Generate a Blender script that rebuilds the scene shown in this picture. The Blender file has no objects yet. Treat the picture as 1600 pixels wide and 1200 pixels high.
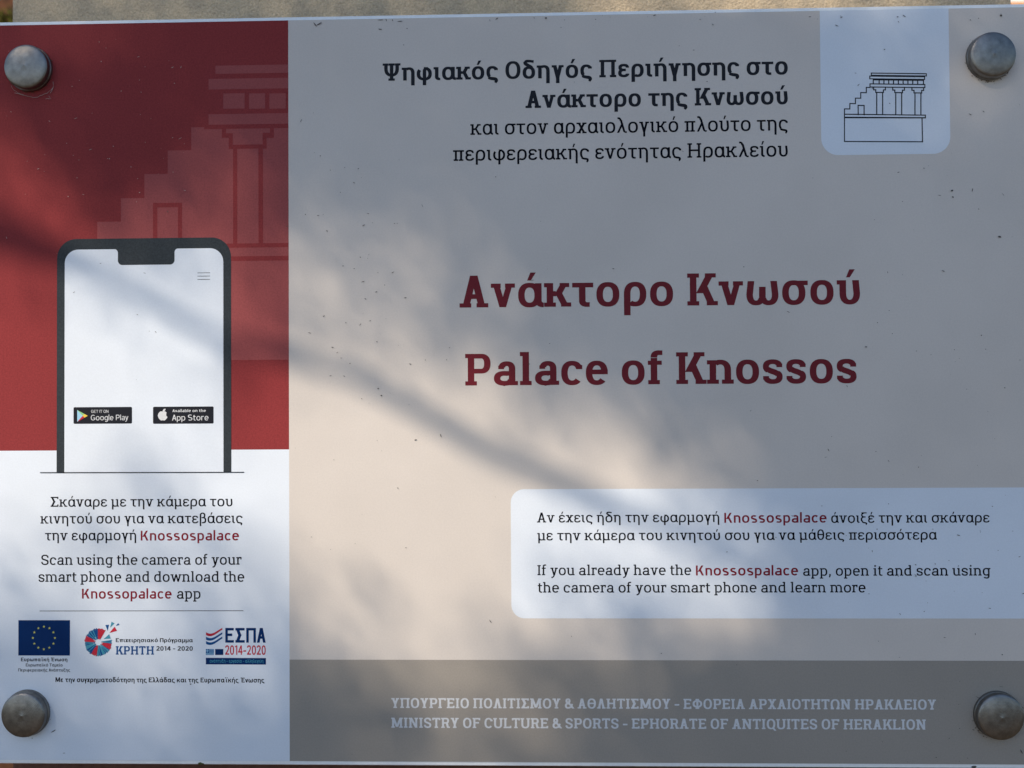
import bpy, bmesh, math, random
from mathutils import Vector, Matrix
from mathutils.geometry import delaunay_2d_cdt

C = bpy.context.scene.collection
R = math.radians

# ------------------------------------------------------------------ camera
FPX, DIST, ZC = 1650.0, 0.595, 1.20            # focal length in pixels of a 1600 px picture, metres to the sign, eye height
YAW, PITCH, ROLL = R(1.84), R(1.10), R(-0.35)
CAM_ROT = Matrix.Rotation(YAW, 3, 'Z') @ Matrix.Rotation(R(90) + PITCH, 3, 'X') @ Matrix.Rotation(ROLL, 3, 'Z')
CAM_LOC = Vector((0, -DIST, ZC))
cd = bpy.data.cameras.new('camera')
cam = bpy.data.objects.new('camera', cd); C.objects.link(cam)
cam.matrix_world = Matrix.Translation(CAM_LOC) @ CAM_ROT.to_4x4()
cd.sensor_width = 36.0; cd.lens = 36.0 * FPX / 1600
cd.clip_start = 0.02; cd.clip_end = 2000
cd.dof.use_dof = True; cd.dof.focus_distance = DIST; cd.dof.aperture_fstop = 13
bpy.context.scene.camera = cam

# ------------------------------------------------------------------ sky, sun, exposure
SUN_EL, SUN_AZ = R(38), R(35)                  # elevation; azimuth to the left of straight ahead of the sign
S = Vector((-math.sin(SUN_AZ) * math.cos(SUN_EL), -math.cos(SUN_AZ) * math.cos(SUN_EL), math.sin(SUN_EL)))
w = bpy.data.worlds.new("World"); bpy.context.scene.world = w; w.use_nodes = True
nt = w.node_tree; nt.nodes.clear()
sky = nt.nodes.new('ShaderNodeTexSky'); sky.sky_type = 'NISHITA'; sky.sun_disc = False
sky.sun_elevation = SUN_EL; sky.sun_rotation = math.atan2(S.x, S.y)
sky.air_density = 1.0; sky.dust_density = 0.3; sky.ozone_density = 3.0
bg = nt.nodes.new('ShaderNodeBackground'); bg.inputs['Strength'].default_value = 0.15
wo = nt.nodes.new('ShaderNodeOutputWorld')
nt.links.new(sky.outputs[0], bg.inputs[0]); nt.links.new(bg.outputs[0], wo.inputs[0])
sd = bpy.data.lights.new('sun', 'SUN'); sd.energy = 4.35; sd.angle = R(0.53); sd.color = (1.0, 0.87, 0.70)
sun = bpy.data.objects.new('sun', sd); C.objects.link(sun)
sun.rotation_euler = S.to_track_quat('Z', 'Y').to_euler()
vs = bpy.context.scene.view_settings
vs.view_transform = 'Standard'; vs.look = 'None'; vs.exposure = 0.18; vs.gamma = 1.0; vs.use_curve_mapping = False
bpy.context.scene.cycles.max_bounces = 6

# ------------------------------------------------------------------ helpers
def tag(o, label=None, cat=None, group=None, kind=None):
    if label: o['label'] = label
    if cat: o['category'] = cat
    if group: o['group'] = group
    if kind: o['kind'] = kind
    return o

def empty(name, loc=(0, 0, 0)):
    o = bpy.data.objects.new(name, None); o.location = loc; o.empty_display_size = 0.05
    C.objects.link(o); return o

def link(name, me, m, parent=None, smooth=False):
    me.materials.append(m)
    if smooth:
        for p in me.polygons: p.use_smooth = True
    o = bpy.data.objects.new(name, me); C.objects.link(o)
    if parent is not None:
        o.parent = parent
        o.matrix_parent_inverse = Matrix.Translation(parent.matrix_basis.to_translation()).inverted() if parent.parent is None else Matrix()
    return o

def from_bm(name, bm, m, parent=None, smooth=False):
    me = bpy.data.meshes.new(name); bm.to_mesh(me); bm.free()
    return link(name, me, m, parent, smooth)

def mat(name, col, rough=0.5, metal=0.0, spec=0.5, var=0.0, vscale=1500, bump=0.0, bscale=800, col2=None, c2scale=20, detail=3, lo=0.4, hi=0.65):
    m = bpy.data.materials.new(name); m.use_nodes = True
    t = m.node_tree; b = t.nodes['Principled BSDF']
    b.inputs['Roughness'].default_value = rough; b.inputs['Metallic'].default_value = metal
    b.inputs['Specular IOR Level'].default_value = spec
    tc = t.nodes.new('ShaderNodeTexCoord')
    src = None
    if col2 is not None:
        n = t.nodes.new('ShaderNodeTexNoise'); n.inputs['Scale'].default_value = c2scale; n.inputs['Detail'].default_value = 6
        t.links.new(tc.outputs['Object'], n.inputs['Vector'])
        r = t.nodes.new('ShaderNodeMapRange'); r.inputs[1].default_value = lo; r.inputs[2].default_value = hi
        t.links.new(n.outputs['Fac'], r.inputs[0])
        x = t.nodes.new('ShaderNodeMix'); x.data_type = 'RGBA'
        x.inputs[6].default_value = (*col, 1); x.inputs[7].default_value = (*col2, 1)
        t.links.new(r.outputs[0], x.inputs[0]); src = x.outputs[2]
    if var > 0:
        n = t.nodes.new('ShaderNodeTexNoise'); n.inputs['Scale'].default_value = vscale; n.inputs['Detail'].default_value = detail
        t.links.new(tc.outputs['Object'], n.inputs['Vector'])
        r = t.nodes.new('ShaderNodeMapRange'); r.inputs[1].default_value = 0.3; r.inputs[2].default_value = 0.7
        r.inputs[3].default_value = 1 - var; r.inputs[4].default_value = 1 + var
        t.links.new(n.outputs['Fac'], r.inputs[0])
        x = t.nodes.new('ShaderNodeMix'); x.data_type = 'RGBA'; x.blend_type = 'MULTIPLY'; x.inputs[0].default_value = 1
        if src is None: x.inputs[6].default_value = (*col, 1)
        else: t.links.new(src, x.inputs[6])
        t.links.new(r.outputs[0], x.inputs[7]); src = x.outputs[2]
    if src is None: b.inputs['Base Color'].default_value = (*col, 1)
    else: t.links.new(src, b.inputs['Base Color'])
    if bump > 0:
        n = t.nodes.new('ShaderNodeTexNoise'); n.inputs['Scale'].default_value = bscale; n.inputs['Detail'].default_value = 4
        t.links.new(tc.outputs['Object'], n.inputs['Vector'])
        bp = t.nodes.new('ShaderNodeBump'); bp.inputs['Strength'].default_value = bump; bp.inputs['Distance'].default_value = 0.001
        t.links.new(n.outputs['Fac'], bp.inputs['Height']); t.links.new(bp.outputs[0], b.inputs['Normal'])
    return m

def ink(name, col, rough=0.42, spec=0.35, var=0.05):
    return mat(name, col, rough, 0, spec, var, 1100, 0.04, 500, tuple(c * .945 for c in col), 13, 3, .42, .62)

# measured places on the sign: x to the right, y downwards, in units of the survey; returns metres on the face of the sign
def pt(x, y):
    d = CAM_ROT @ Vector(((x - 800) / FPX, -(y - 600) / FPX, -1))
    p = CAM_LOC + d * (DIST / d.y)
    return (p.x, p.z)

# the sign is measured once along its own edges so that everything printed on it is square
PXL, PXR = pt(0, 700)[0], pt(1600, 700)[0]
LAYER = 5e-5
FACE = 0.0

def union(polys, eps=1e-5):
    vs_, fs = [], []
    for p in polys:
        if sum(p[i - 1][0] * p[i][1] - p[i][0] * p[i - 1][1] for i in range(len(p))) < 0: p = p[::-1]
        b = len(vs_); vs_ += [Vector(q) for q in p]; fs.append(list(range(b, b + len(p))))
    v, e, f, ov, oe, of = delaunay_2d_cdt(vs_, [], fs, 0, eps)
    return [tuple(q) for q in v], [fc for fc, o in zip(f, of) if o]

def sheet(name, polys, m, layer, parent, scale=1e3):
    """flat ink: polygons in metres on the sign face, merged, laid on its own thin layer"""
    v, f = union([[(a * scale, b * scale) for a, b in p] for p in polys])
    return flat(name, [(a / scale, b / scale) for a, b in v], f, m, layer, parent)

def flat(name, v, f, m, layer, parent):
    y = FACE - layer * LAYER
    bm = bmesh.new()
    bv = [bm.verts.new((a, y, b)) for a, b in v]
    for q in f:
        try: bm.faces.new([bv[i] for i in q])
        except ValueError: pass
    bm.normal_update()
    for fc in bm.faces:
        if fc.normal.y > 0: fc.normal_flip()
    return from_bm(name, bm, m, parent)

def box_px(x0, y0, x1, y1):
    xm, ym = (x0 + x1) / 2, (y0 + y1) / 2
    l, r = pt(x0, ym)[0], pt(x1, ym)[0]; t, b = pt(xm, y0)[1], pt(xm, y1)[1]
    return [(l, b), (r, b), (r, t), (l, t)]

def rbox(l, b, r, t, rad, corners='all', n=10):
    out = []
    for (cx, cy, a0, key) in ((l + rad, b + rad, 180, 'bl'), (r - rad, b + rad, 270, 'br'), (r - rad, t - rad, 0, 'tr'), (l + rad, t - rad, 90, 'tl')):
        if corners == 'all' or key in corners:
            out += [(cx + rad * math.cos(R(a0 + 90 * i / n)), cy + rad * math.sin(R(a0 + 90 * i / n))) for i in range(n + 1)]
        else:
            out.append({'bl': (l, b), 'br': (r, b), 'tr': (r, t), 'tl': (l, t)}[key])
    return out

# ------------------------------------------------------------------ a slab lettering drawn stroke by stroke
class Pen:
    """1000 units to the em; cap 711, x-height 528"""
    WEIGHT = {'bold': (150, 106, 94, 60), 'book': (106, 86, 76, 62), 'plain': (92, 80, 80, 0), 'plain_medium': (126, 106, 106, 0), 'plain_bold': (152, 122, 122, 0)}
    def __init__(s, style):
        s.V, s.H, s.T, s.O = s.WEIGHT[style]; s.sans = style.startswith('plain')
        s.d = s.V - 86; s.xh, s.cap, s.asc, s.desc = 528, 711, 745, -205
        s.p = []
    def rect(s, x0, y0, x1, y1): s.p.append([(x0, y0), (x1, y0), (x1, y1), (x0, y1)])
    def beak(s, *q):                               # slab terminal, absent from the plain letters
        if not s.sans: s.rect(*q)
    def ring(s, x0, y0, x1, y1, a0=0, a1=360, v=None, h=None, n=2.35):
        v = s.V if v is None else v; h = s.H if h is None else h
        cx, cy, rx, ry = (x0 + x1) / 2, (y0 + y1) / 2, (x1 - x0) / 2, (y1 - y0) / 2
        f = lambda u: math.copysign(abs(u) ** (2 / n), u)
        k = max(3, int(abs(a1 - a0) / 9)); o, i = [], []
        for j in range(k + 1):
            t = R(a0 + (a1 - a0) * j / k); c, q = f(math.cos(t)), f(math.sin(t))
            o.append((cx + rx * c, cy + ry * q)); i.append((cx + (rx - v) * c, cy + (ry - h) * q))
        for j in range(k): s.p.append([o[j], o[j + 1], i[j + 1], i[j]])
    def par(s, x0, y0, x1, y1, w): s.p.append([(x0, y0), (x0 + w, y0), (x1 + w, y1), (x1, y1)])
    def poly(s, *q): s.p.append(list(q))
    def stroke(s, pts, w0, w1=None, n=14):
        """thick cubic through 4 control points (or a straight line through 2)"""
        w1 = w0 if w1 is None else w1; c = []
        for j in range(n + 1):
            t = j / n
            if len(pts) == 2: x, y = (pts[0][k] * (1 - t) + pts[1][k] * t for k in (0, 1))
            else: x, y = (pts[0][k] * (1 - t) ** 3 + 3 * pts[1][k] * t * (1 - t) ** 2 + 3 * pts[2][k] * t * t * (1 - t) + pts[3][k] * t ** 3 for k in (0, 1))
            c.append(Vector((x, y)))
        L, Q = [], []
        for j, q in enumerate(c):
            t = (c[min(j + 1, n)] - c[max(j - 1, 0)]).normalized(); nn = Vector((-t.y, t.x)) * (w0 + (w1 - w0) * j / n) / 2
            L.append(q + nn); Q.append(q - nn)
        for j in range(n): s.p.append([tuple(L[j]), tuple(L[j + 1]), tuple(Q[j + 1]), tuple(Q[j])])
    # stem with serifs: sides given as strings of l / r at the bottom and the top
    def stem(s, x, y0, y1, b='', t=''):
        s.rect(x, y0, x + s.V, y1); O, T, V = s.O, s.T, s.V
        if b and not s.sans: s.rect(x - (O if 'l' in b else 0), y0, x + V + (O if 'r' in b else 0), y0 + T)
        if t and not s.sans: s.rect(x - (O if 'l' in t else 0), y1 - T, x + V + (O if 'r' in t else 0), y1)
    def ser(s, xc, half, y, top=False):
        s.beak(xc - half, y - (s.T if top else 0), xc + half, y + (0 if top else s.T))

def glyph(ch, bold):
    g = Pen(bold); sans = g.sans; V, H, T, O, d, xh, cap, asc, dsc = g.V, g.H, g.T, g.O, g.d, g.xh, g.cap, g.asc, g.desc
    D = V * 1.08                                   # diagonal stroke, measured along x
    def bowl(x=42, wd=478): g.ring(x, -10, x + wd + .75 * d, xh + 10); return x + wd + .75 * d
    acute = {'ά': 'α', 'έ': 'ε', 'ή': 'η', 'ί': 'ι', 'ό': 'ο', 'ύ': 'υ'}
    if ch == 'Έ':
        ps, adv = glyph('E', bold); k = V * .5
        return [[(a + 70, b) for a, b in p] for p in ps] + [[(20, 590), (20 + k, 590), (20 + k * 2.2, 768), (20 + k * .7, 768)]], adv + 70
    if ch == 'ϊ':
        ps, adv = glyph('ι', bold); cx = 88 + V / 2
        return ps + [[(cx + u - V * .45, 620), (cx + u + V * .45, 620), (cx + u + V * .45, 620 + V * .9), (cx + u - V * .45, 620 + V * .9)] for u in (-V * .85, V * .85)], adv
    if ch in acute:
        ps, adv = glyph(acute[ch], bold); cx = adv / 2 + (0 if ch != 'ί' else -10)
        k = V * .5
        return ps + [[(cx - k * .8, 590), (cx + k * .35, 590), (cx + k * 1.9, 768), (cx + k * .2, 768)]], adv
    same = {'Ο': 'O', 'Α': 'A', 'Κ': 'K', 'Η': 'H', 'Υ': 'Y', 'Ρ': 'P', 'Ε': 'E', 'Ι': 'I', 'Τ': 'T', 'Μ': 'M', 'Χ': 'X', 'Ν': 'N', 'ο': 'o', 'ν': 'v', 'χ': 'x'}
    ch = same.get(ch, ch)
    if ch == ' ': return [], 238
    # ---- lower case
    if ch == 'o': return g.p if not bowl() else g.p, 562 + .8 * d
    if ch == 'c':
        x1 = 480 + .7 * d; g.ring(42, -10, x1 + 20, xh + 10, 42 if sans else 26, 318); g.beak(x1 - V * .86, 350, x1 + 2, 445); return g.p, 522 + .7 * d
    if ch == 'e':
        x1 = 500 + .75 * d; g.ring(42, -10, x1, xh + 10, 0, 318); g.rect(42 + V * .6, 232, x1 - 1, 232 + H); g.rect(x1 - V, 234, x1, 275); return g.p, 540 + .75 * d
    if ch == 'a':
        x = 360 + .35 * d; g.stem(x, 0, 380, 'r')
        g.ring(x + V - 380 - .2 * d, 190, x + V, xh + 10, 0, 150 if sans else 158); g.beak(x + V - 382 - .2 * d, 362, x + V - 382 - .2 * d + V * .9, 440)
        g.ring(36, -10, x + V, 308 + .2 * d, 55, 305); g.rect(x - 110, 308 + .2 * d - H, x + 10, 308 + .2 * d - 1); g.stroke([(x - 130, 22), (x - 60, 28), (x - 10, 60), (x + 20, 120)], H * .8); return g.p, 548 + .8 * d
    if ch in 'bp':
        x = 78
        if ch == 'p': g.stem(x, dsc, xh, 'lr', 'l')
        else: g.stem(x, 0, asc, '', 'l')
        g.ring(x, -10, x + 442 + .8 * d, xh + 10, -125, 125); return g.p, 578 + .8 * d
    if ch in 'dg':
        x1 = 482 + .8 * d
        g.ring(40, -10 if ch == 'd' else -2, x1 + 6, xh + 10, 52, 308)
        g.rect(230, xh + 9 - H, x1 - 20, xh + 9 - 2); g.rect(230, -8 if ch == 'd' else 0, x1 - 20, H - 12)
        if ch == 'd': g.stem(x1 - V, 0, asc, 'r', 'l')
        else:
            g.stem(x1 - V, -40, xh, '', 'r'); g.ring(75, dsc - 8, x1, 190, -150, 0)
        return g.p, (585 if ch == 'd' else 565) + .8 * d
    if ch == 'f':
        x = 95; g.stem(x, 0, 590, 'lr'); g.ring(x, 440, x + 300 + d, asc + 14, 78, 180); g.rect(30, xh - T, x + V + 105, xh)
        g.rect(x + 150 + .5 * d, asc + 14 - H, x + 225 + .7 * d, asc + 12); return g.p, 362 + .6 * d
    if ch in 'hn':
        g.stem(82, 0, asc if ch == 'h' else xh, 'lr', 'l'); x = 400 + .35 * d
        g.ring(82, 60, x + V, xh + 10, 0, 128); g.stem(x, 0, 310, 'lr'); return g.p, 595 + .75 * d
    if ch == 'm':
        g.stem(82, 0, xh, 'lr', 'l')
        for x in (392 + .25 * d, 700 + .6 * d):
            g.ring(x - 318 - .2 * d, 60, x + V, xh + 10, 0, 126); g.stem(x, 0, 310, 'lr')
        return g.p, 888 + 1.0 * d
    if ch in 'il':
        g.stem(100, 0, xh if ch == 'i' else asc, 'lr', 'l')
        if ch == 'i': g.rect(98, 630, 100 + V + 2, 630 + V * 1.05)
        return g.p, 300 + .8 * d
    if ch == 'r':
        g.stem(84, 0, xh, 'lr', 'l'); g.ring(84, 120, 500 + d, xh + 10, 84, 150); g.rect(300 + .5 * d, xh + 10 - H, 380 + .7 * d, xh + 9); g.beak(380 + .7 * d - V * .8, 365, 380 + .7 * d, xh + 4); return g.p, 412 + .6 * d
    if ch == 's':
        x0, x1 = 42, 452 + .6 * d
        g.ring(x0, 226 - .1 * d, x1 - 6, xh + 10, 40 if sans else 20, 235, V * .92); g.ring(x0 + 4, -10, x1, 300 + .1 * d, -142 if sans else -160, 55, V * .92)
        g.stroke([(x0 + V * .7, 330), (x0 + 150, 262), (x1 - 150, 272), (x1 - V * .7, 196)], H * 1.18)
        g.beak(x1 - V * .88 - 8, 362, x1 - 7, 440); g.beak(x0 + 4, 85, x0 + 6 + V * .88, 165); return g.p, 494 + .6 * d
    if ch == 't':
        x = 92; g.rect(x, 100, x + V, 660); g.rect(25, xh - T, 305 + d, xh); g.ring(x, -10, x + 320 + d, 300, 180, 275); g.rect(x + 150 + .5 * d, -9, x + 225 + .7 * d, H - 14); return g.p, 352 + .7 * d
    if ch == 'u':
        g.stem(80, 180, xh, '', 'l'); x = 395 + .35 * d; g.ring(80, -10, x + V, 460, 180, 306); g.stem(x, 0, xh, 'r', 'l'); return g.p, 590 + .75 * d
    if ch in 'vy':
        w_ = 540 + 1.2 * d; c = w_ / 2; D = V * (1.08 if ch == 'y' else 1.0)
        a, b = 76, w_ - 76 - D
        g.par(c - D / 2 - 6, 0, a - 5, xh, D); g.par(c - D / 2 + 6, 0, b + 5, xh, D * .94)
        g.ser(a + D / 2 - 6, 108 + .1 * d, xh, True); g.ser(b + D / 2 + 6, 108 + .1 * d, xh, True)
        if ch == 'y': g.stroke([(c + D * .1, 40), (c - 30, -60), (c - 60, -165), (c - 195, -160)], D * .86, H)
        return g.p, w_
    if ch == 'w':
        w_ = 800 + 1.1 * d; E = D * .92; q = (w_ - 130 - E) / 4; a = 65
        for j, (i0, i1) in enumerate(((1, 0), (1, 2), (3, 2), (3, 4))): g.par(a + q * i0, 0, a + q * i1, xh, E)
        for i in (0, 4): g.ser(a + q * i + E / 2, 100 + .2 * d, xh, True)
        return g.p, w_
    if ch == 'x':
        w_ = 545 + .8 * d; E = D * 1.08; l, r = 72, w_ - 72 - E
        g.par(l, 0, r, xh, E); g.par(r, 0, l, xh, E)
        for xx in (l, r):
            g.ser(xx + E / 2, 106 + .15 * d, 0); g.ser(xx + E / 2, 106 + .15 * d, xh, True)
        return g.p, w_
    if ch == ',': g.poly((70, 0), (70, V * 1.15), (70 + V, V * 1.15), (70 + V, 0), (70 + V * .45, -130), (40, -100)); return g.p, 225 + .8 * d
    # ---- Greek lower case
    if ch == 'α':
        x = 400 + .5 * d; g.ring(42, -10, x + V * .9, xh + 10); g.rect(x, 90, x + V, xh)
        g.ring(x, -10, x + 330 + d, 300, 180, 262); g.rect(x + V * .95, -9, x + V + 48, H - 14); return g.p, 562 + .9 * d
    if ch == 'β':
        x = 74; g.rect(x, dsc, x + V, 560); g.ring(x, 340, x + 380 + .7 * d, asc + 12, 0, 180); g.ring(x + 40, 352, x + 380 + .7 * d, asc + 12, -80, 0)
        g.ring(x, -10, x + 440 + .8 * d, 352 + H, -110, 92); g.rect(x + 130, 352, x + 250, 352 + H * .95); return g.p, 562 + .8 * d
    if ch == 'γ':
        w_ = 530 + .8 * d; c = w_ / 2; a, b = 78, w_ - 78 - D
        g.par(c - D / 2, 20, a, xh, D); g.par(c - D / 2, 20, b, xh, D * .95); g.rect(c - V / 2, dsc, c + V / 2, 90)
        g.ser(a + D / 2 - 14, 92 + .2 * d, xh, True); g.ser(b + D / 2 + 14, 92 + .2 * d, xh, True); return g.p, w_
    if ch == 'δ':
        x1 = 515 + .8 * d; g.ring(42, -10, x1, 500); g.stroke([(x1 - V * .9, 420), (x1 - 190, 520), (90, 590), (150, 660)], V * .92)
        g.stroke([(148, 640), (170, 745), (300, 715), (x1 - 55, 690)], H * 1.15, H * .95); return g.p, 560 + .8 * d
    if ch == 'ε':
        x1 = 440 + .7 * d
        g.ring(50, 236, x1 + 10, xh + 10, 40 if sans else 24, 262, V * .95); g.ring(38, -10, x1 + 24, 238 + H, 98, 322 if sans else 336, V * .95)
        g.rect(210, 237, 330 + .5 * d, 237 + H); g.beak(x1 - V * .85 + 2, 378, x1 + 5, 445); g.beak(x1 - V * .8 + 8, 82, x1 + 16, 140); return g.p, 486 + .75 * d
    if ch == 'η':
        g.stem(82, 0, xh, '', 'l'); x = 395 + .35 * d; g.ring(82, 60, x + V, xh + 10, 0, 128); g.rect(x, dsc, x + V, 310); return g.p, 560 + .8 * d
    if ch == 'θ': g.ring(46, -10, 500 + .8 * d, asc); g.rect(46 + V * .7, 335, 500 + .8 * d - V * .7, 335 + H); return g.p, 546 + .8 * d
    if ch == 'ι':
        g.stem(88, 70, xh, '', 'l'); g.ring(88, -8, 88 + 300 + d, 300, 180, 262); g.rect(88 + V * .9, -7, 88 + V + 72, T - 6); return g.p, 292 + .8 * d
    if ch == 'κ' or ch == 'k':
        x = 78; g.stem(x, 0, xh if ch == 'κ' else asc, 'lr', 'l' if ch == 'k' else 'l'); r = 395 + .5 * d
        g.rect(x + V - 5, 232, x + V + 60, 232 + H * 1.1)
        g.par(x + V + 10, 238, r - 20, xh, D); g.par(r + 5, 0, x + V + 45, 300, D)
        g.ser(r + D * .4 - 5, 88 + .35 * d, xh, True); g.ser(r + D * .5 + 15, 92 + .4 * d, 0); return g.p, 585 + .8 * d
    if ch == 'λ':
        w_ = 545 + .8 * d
        g.stroke([(70, 712), (190, 725), (200, 690), (235, 590)], H * 1.05, D * .9); g.par(w_ - 92 - D * .95, 40, 185, 640, D * .95)
        g.stroke([(w_ - 92 - D * .48, 55), (w_ - 85, 15), (w_ - 80, 28), (w_ - 22, 30)], V * .75, T)
        g.par(42, 0, 262 - .1 * d, 450, D * .95); return g.p, w_
    if ch == 'μ':
        g.stem(80, dsc, xh, '', 'l'); x = 395 + .35 * d; g.ring(80, -10, x + V, 460, 180, 306); g.stem(x, 0, xh, 'r', 'l'); return g.p, 590 + .75 * d
    if ch == 'ξ':
        x1 = 440 + .7 * d; g.rect(90, asc - T, x1, asc); g.ring(70, 372, x1 + 120, asc - 8, 100, 258, V * .9); g.rect(230, 372, 370 + .5 * d, 372 + H)
        g.ring(40, 20, x1 + 160, 372 + H, 98, 238, V * .95); g.stroke([(150, 62), (250, -20), (x1 + 40, 20), (x1 - 30, -95)], H * 1.1, V * .9); g.stroke([(x1 - 30, -80), (x1 - 50, -150)], V * .9, V * .6); return g.p, 490 + .75 * d
    if ch == 'π':
        w_ = 590 + .8 * d; g.rect(30, xh - T * 1.08, w_ - 28, xh); g.beak(30, 440, 30 + T, xh)
        g.stem(118, 0, xh, 'lr'); g.stem(w_ - 122 - V, 0, xh, 'lr'); return g.p, w_
    if ch == 'ρ':
        x = 58; g.rect(x, dsc, x + V, 270); g.ring(x, -10, x + 462 + .8 * d, xh + 10, -125, 182); return g.p, 562 + .8 * d
    if ch == 'σ':
        x1 = bowl(); g.rect(270, xh - H * .95, x1 + 55, xh); return g.p, 585 + .8 * d
    if ch == 'ς':
        x1 = 478 + .7 * d; g.ring(42, 20, x1 + 20, xh + 10, 42 if sans else 26, 235); g.beak(x1 - V * .86, 365, x1 + 2, 450)
        g.stroke([(130, 85), (230, -20), (x1, 60), (x1 - 75, -85)], H * 1.15, V * .95); g.stroke([(x1 - 72, -70), (x1 - 105, -150)], V * .95, V * .62); return g.p, 512 + .7 * d
    if ch == 'τ':
        w_ = 488 + .8 * d; x = w_ / 2 - V / 2 - 12; g.rect(28, xh - T * 1.1, w_ - 28, xh); g.rect(x, 100, x + V, xh); g.ring(x, -10, x + 300 + d, 280, 180, 272); g.rect(x + 140 + .5 * d, -9, x + 200 + .7 * d, H - 12); return g.p, w_
    if ch == 'υ':
        x1 = 500 + .8 * d; g.rect(88, 220, 88 + V, xh); g.beak(88 - O, xh - T, 88 + 10, xh); g.ring(88, -10, x1, 500, 180, 360); g.poly((x1 - V, 245), (x1, 245), (x1 - 25, xh), (x1 - 25 - V, xh)); return g.p, 545 + .8 * d
    if ch == 'φ':
        x1 = 625 + .9 * d; c = x1 / 2 + 30; g.ring(42, -10, x1, xh + 10, 138, 452); g.rect(c - V / 2, dsc, c + V / 2, 400); g.ring(c - V / 2, 150, x1 - 30, xh + 10, 78, 180); return g.p, 668 + .9 * d
    if ch == 'ω':
        x1 = 700 + 1.1 * d; c = (42 + x1) / 2
        g.ring(42, -10, c + V * .5, 480, 180, 330); g.ring(c - V * .5, -10, x1, 480, 210, 360); g.rect(c - V / 2, 100, c + V / 2, 400)
        g.poly((42, 235), (42 + V, 235), (75 + V, xh), (75, xh)); g.poly((x1 - V, 235), (x1, 235), (x1 - 33, xh), (x1 - 33 - V, xh)); return g.p, 742 + 1.1 * d
    # ---- capitals
    if ch == 'O': g.ring(48, -10, 640 + .6 * d, cap + 10); return g.p, 688 + .6 * d
    if ch == 'Θ': g.ring(48, -10, 640 + .6 * d, cap + 10); g.rect(200, 318, 488 + .6 * d, 318 + H); return g.p, 688 + .6 * d
    if ch == 'Q': g.ring(48, -10, 640 + .6 * d, cap + 10); g.par(560 + .5 * d, -110, 400 + .4 * d, 110, D); return g.p, 688 + .6 * d
    if ch == 'C':
        x1 = 620 + .5 * d; g.ring(48, -10, x1 + 14, cap + 10, 42 if sans else 24, 322); g.beak(x1 - V * .85, 478, x1 + 4, 590); return g.p, 660 + .5 * d
    if ch == 'A':
        w_ = 690 + .5 * d; c = w_ / 2; l = 92; r = w_ - 92 - D
        g.par(l, 0, c - D / 2 - 6, cap, D); g.par(r, 0, c - D / 2 + 6, cap, D); g.rect(l + D + 30, 190, r - 30, 190 + H)
        g.ser(l + D * .45, 104 + .5 * d, 0); g.ser(r + D * .55, 104 + .5 * d, 0); return g.p, w_
    if ch == 'Λ':
        w_ = 670 + .5 * d; c = w_ / 2; l = 92; r = w_ - 92 - D
        g.par(l, 0, c - D / 2 - 6, cap, D); g.par(r, 0, c - D / 2 + 6, cap, D); g.ser(l + D * .45, 100 + .45 * d, 0); g.ser(r + D * .55, 100 + .45 * d, 0); return g.p, w_
    if ch == 'K':
        x = 100; g.stem(x, 0, cap, 'lr', 'lr'); r = 478 + .35 * d
        g.par(x + V - 10, 270, r - 15, cap, D * 1.06); g.par(r + 20, 0, x + V + 75, 430, D * 1.06)
        g.ser(r + D * .5 - 15, 102 + .35 * d, cap, True); g.ser(r + D * .55 + 18, 104 + .35 * d, 0); return g.p, 690 + .5 * d
    if ch == 'P':
        x = 100; g.stem(x, 0, cap, 'lr', 'l'); x1 = 590 + .6 * d; g.ring(x1 - 430, 268, x1, cap, -90, 90); g.rect(x + V - 5, cap - H, x1 - 212, cap); g.rect(x + V - 5, 268, x1 - 212, 268 + H); return g.p, 630 + .6 * d
    if ch == 'R':
        x = 100; g.stem(x, 0, cap, 'lr', 'l'); x1 = 590 + .6 * d; g.ring(x1 - 430, 300, x1, cap, -90, 90); g.rect(x + V - 5, cap - H, x1 - 212, cap); g.rect(x + V - 5, 300, x1 - 212, 300 + H)
        g.par(x1 - V - 10, 0, x1 - 245, 330, D); g.rect(x1 - V + 5, 0, x1 + 62, T); return g.p, 672 + .6 * d
    if ch == 'F' or ch == 'E' or ch == 'Γ' or ch == 'L':
        x = 100; x1 = 590 + .4 * d
        g.stem(x, 0, cap, 'lr' if ch in 'FΓ' else 'l', 'l' if ch != 'L' else 'lr')
        if ch != 'L': g.rect(x, cap - H, x1, cap); g.beak(x1 - V * .82, 548, x1, cap)
        if ch in 'EL': g.rect(x, 0, x1 + 8, H); g.beak(x1 + 8 - V * .82, 0, x1 + 8, 170)
        if ch in 'EF': g.rect(x + V - 5, 318, x1 - 95, 318 + H)
        return g.p, {'F': 618, 'E': 640, 'Γ': 612, 'L': 606}[ch] + .4 * d
    if ch == 'H':
        g.stem(100, 0, cap, 'lr', 'lr'); x = 648 - V + .6 * d; g.stem(x, 0, cap, 'lr', 'lr'); g.rect(150, 320, x + 10, 320 + H); return g.p, 748 + .6 * d
    if ch == 'I': g.stem(105, 0, cap, 'lr', 'lr'); return g.p, 298 + d
    if ch == 'N':
        x = 650 - V + .6 * d; g.stem(104, 0, cap, 'lr', 'l'); g.stem(x, 0, cap, '', 'lr'); g.par(x - 10, 0, 104 + 5, cap, D * 1.15); return g.p, 752 + .6 * d
    if ch == 'M':
        x = 800 - V + .7 * d; g.stem(104, 0, cap, 'lr', 'l'); g.stem(x, 0, cap, 'lr', 'r'); c = (104 + x + V) / 2
        g.par(c - D * .55, 60, 104, cap, D * 1.1); g.par(c - D * .55, 60, x + V - D * 1.1, cap, D * 1.1); return g.p, 904 + .7 * d
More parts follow.
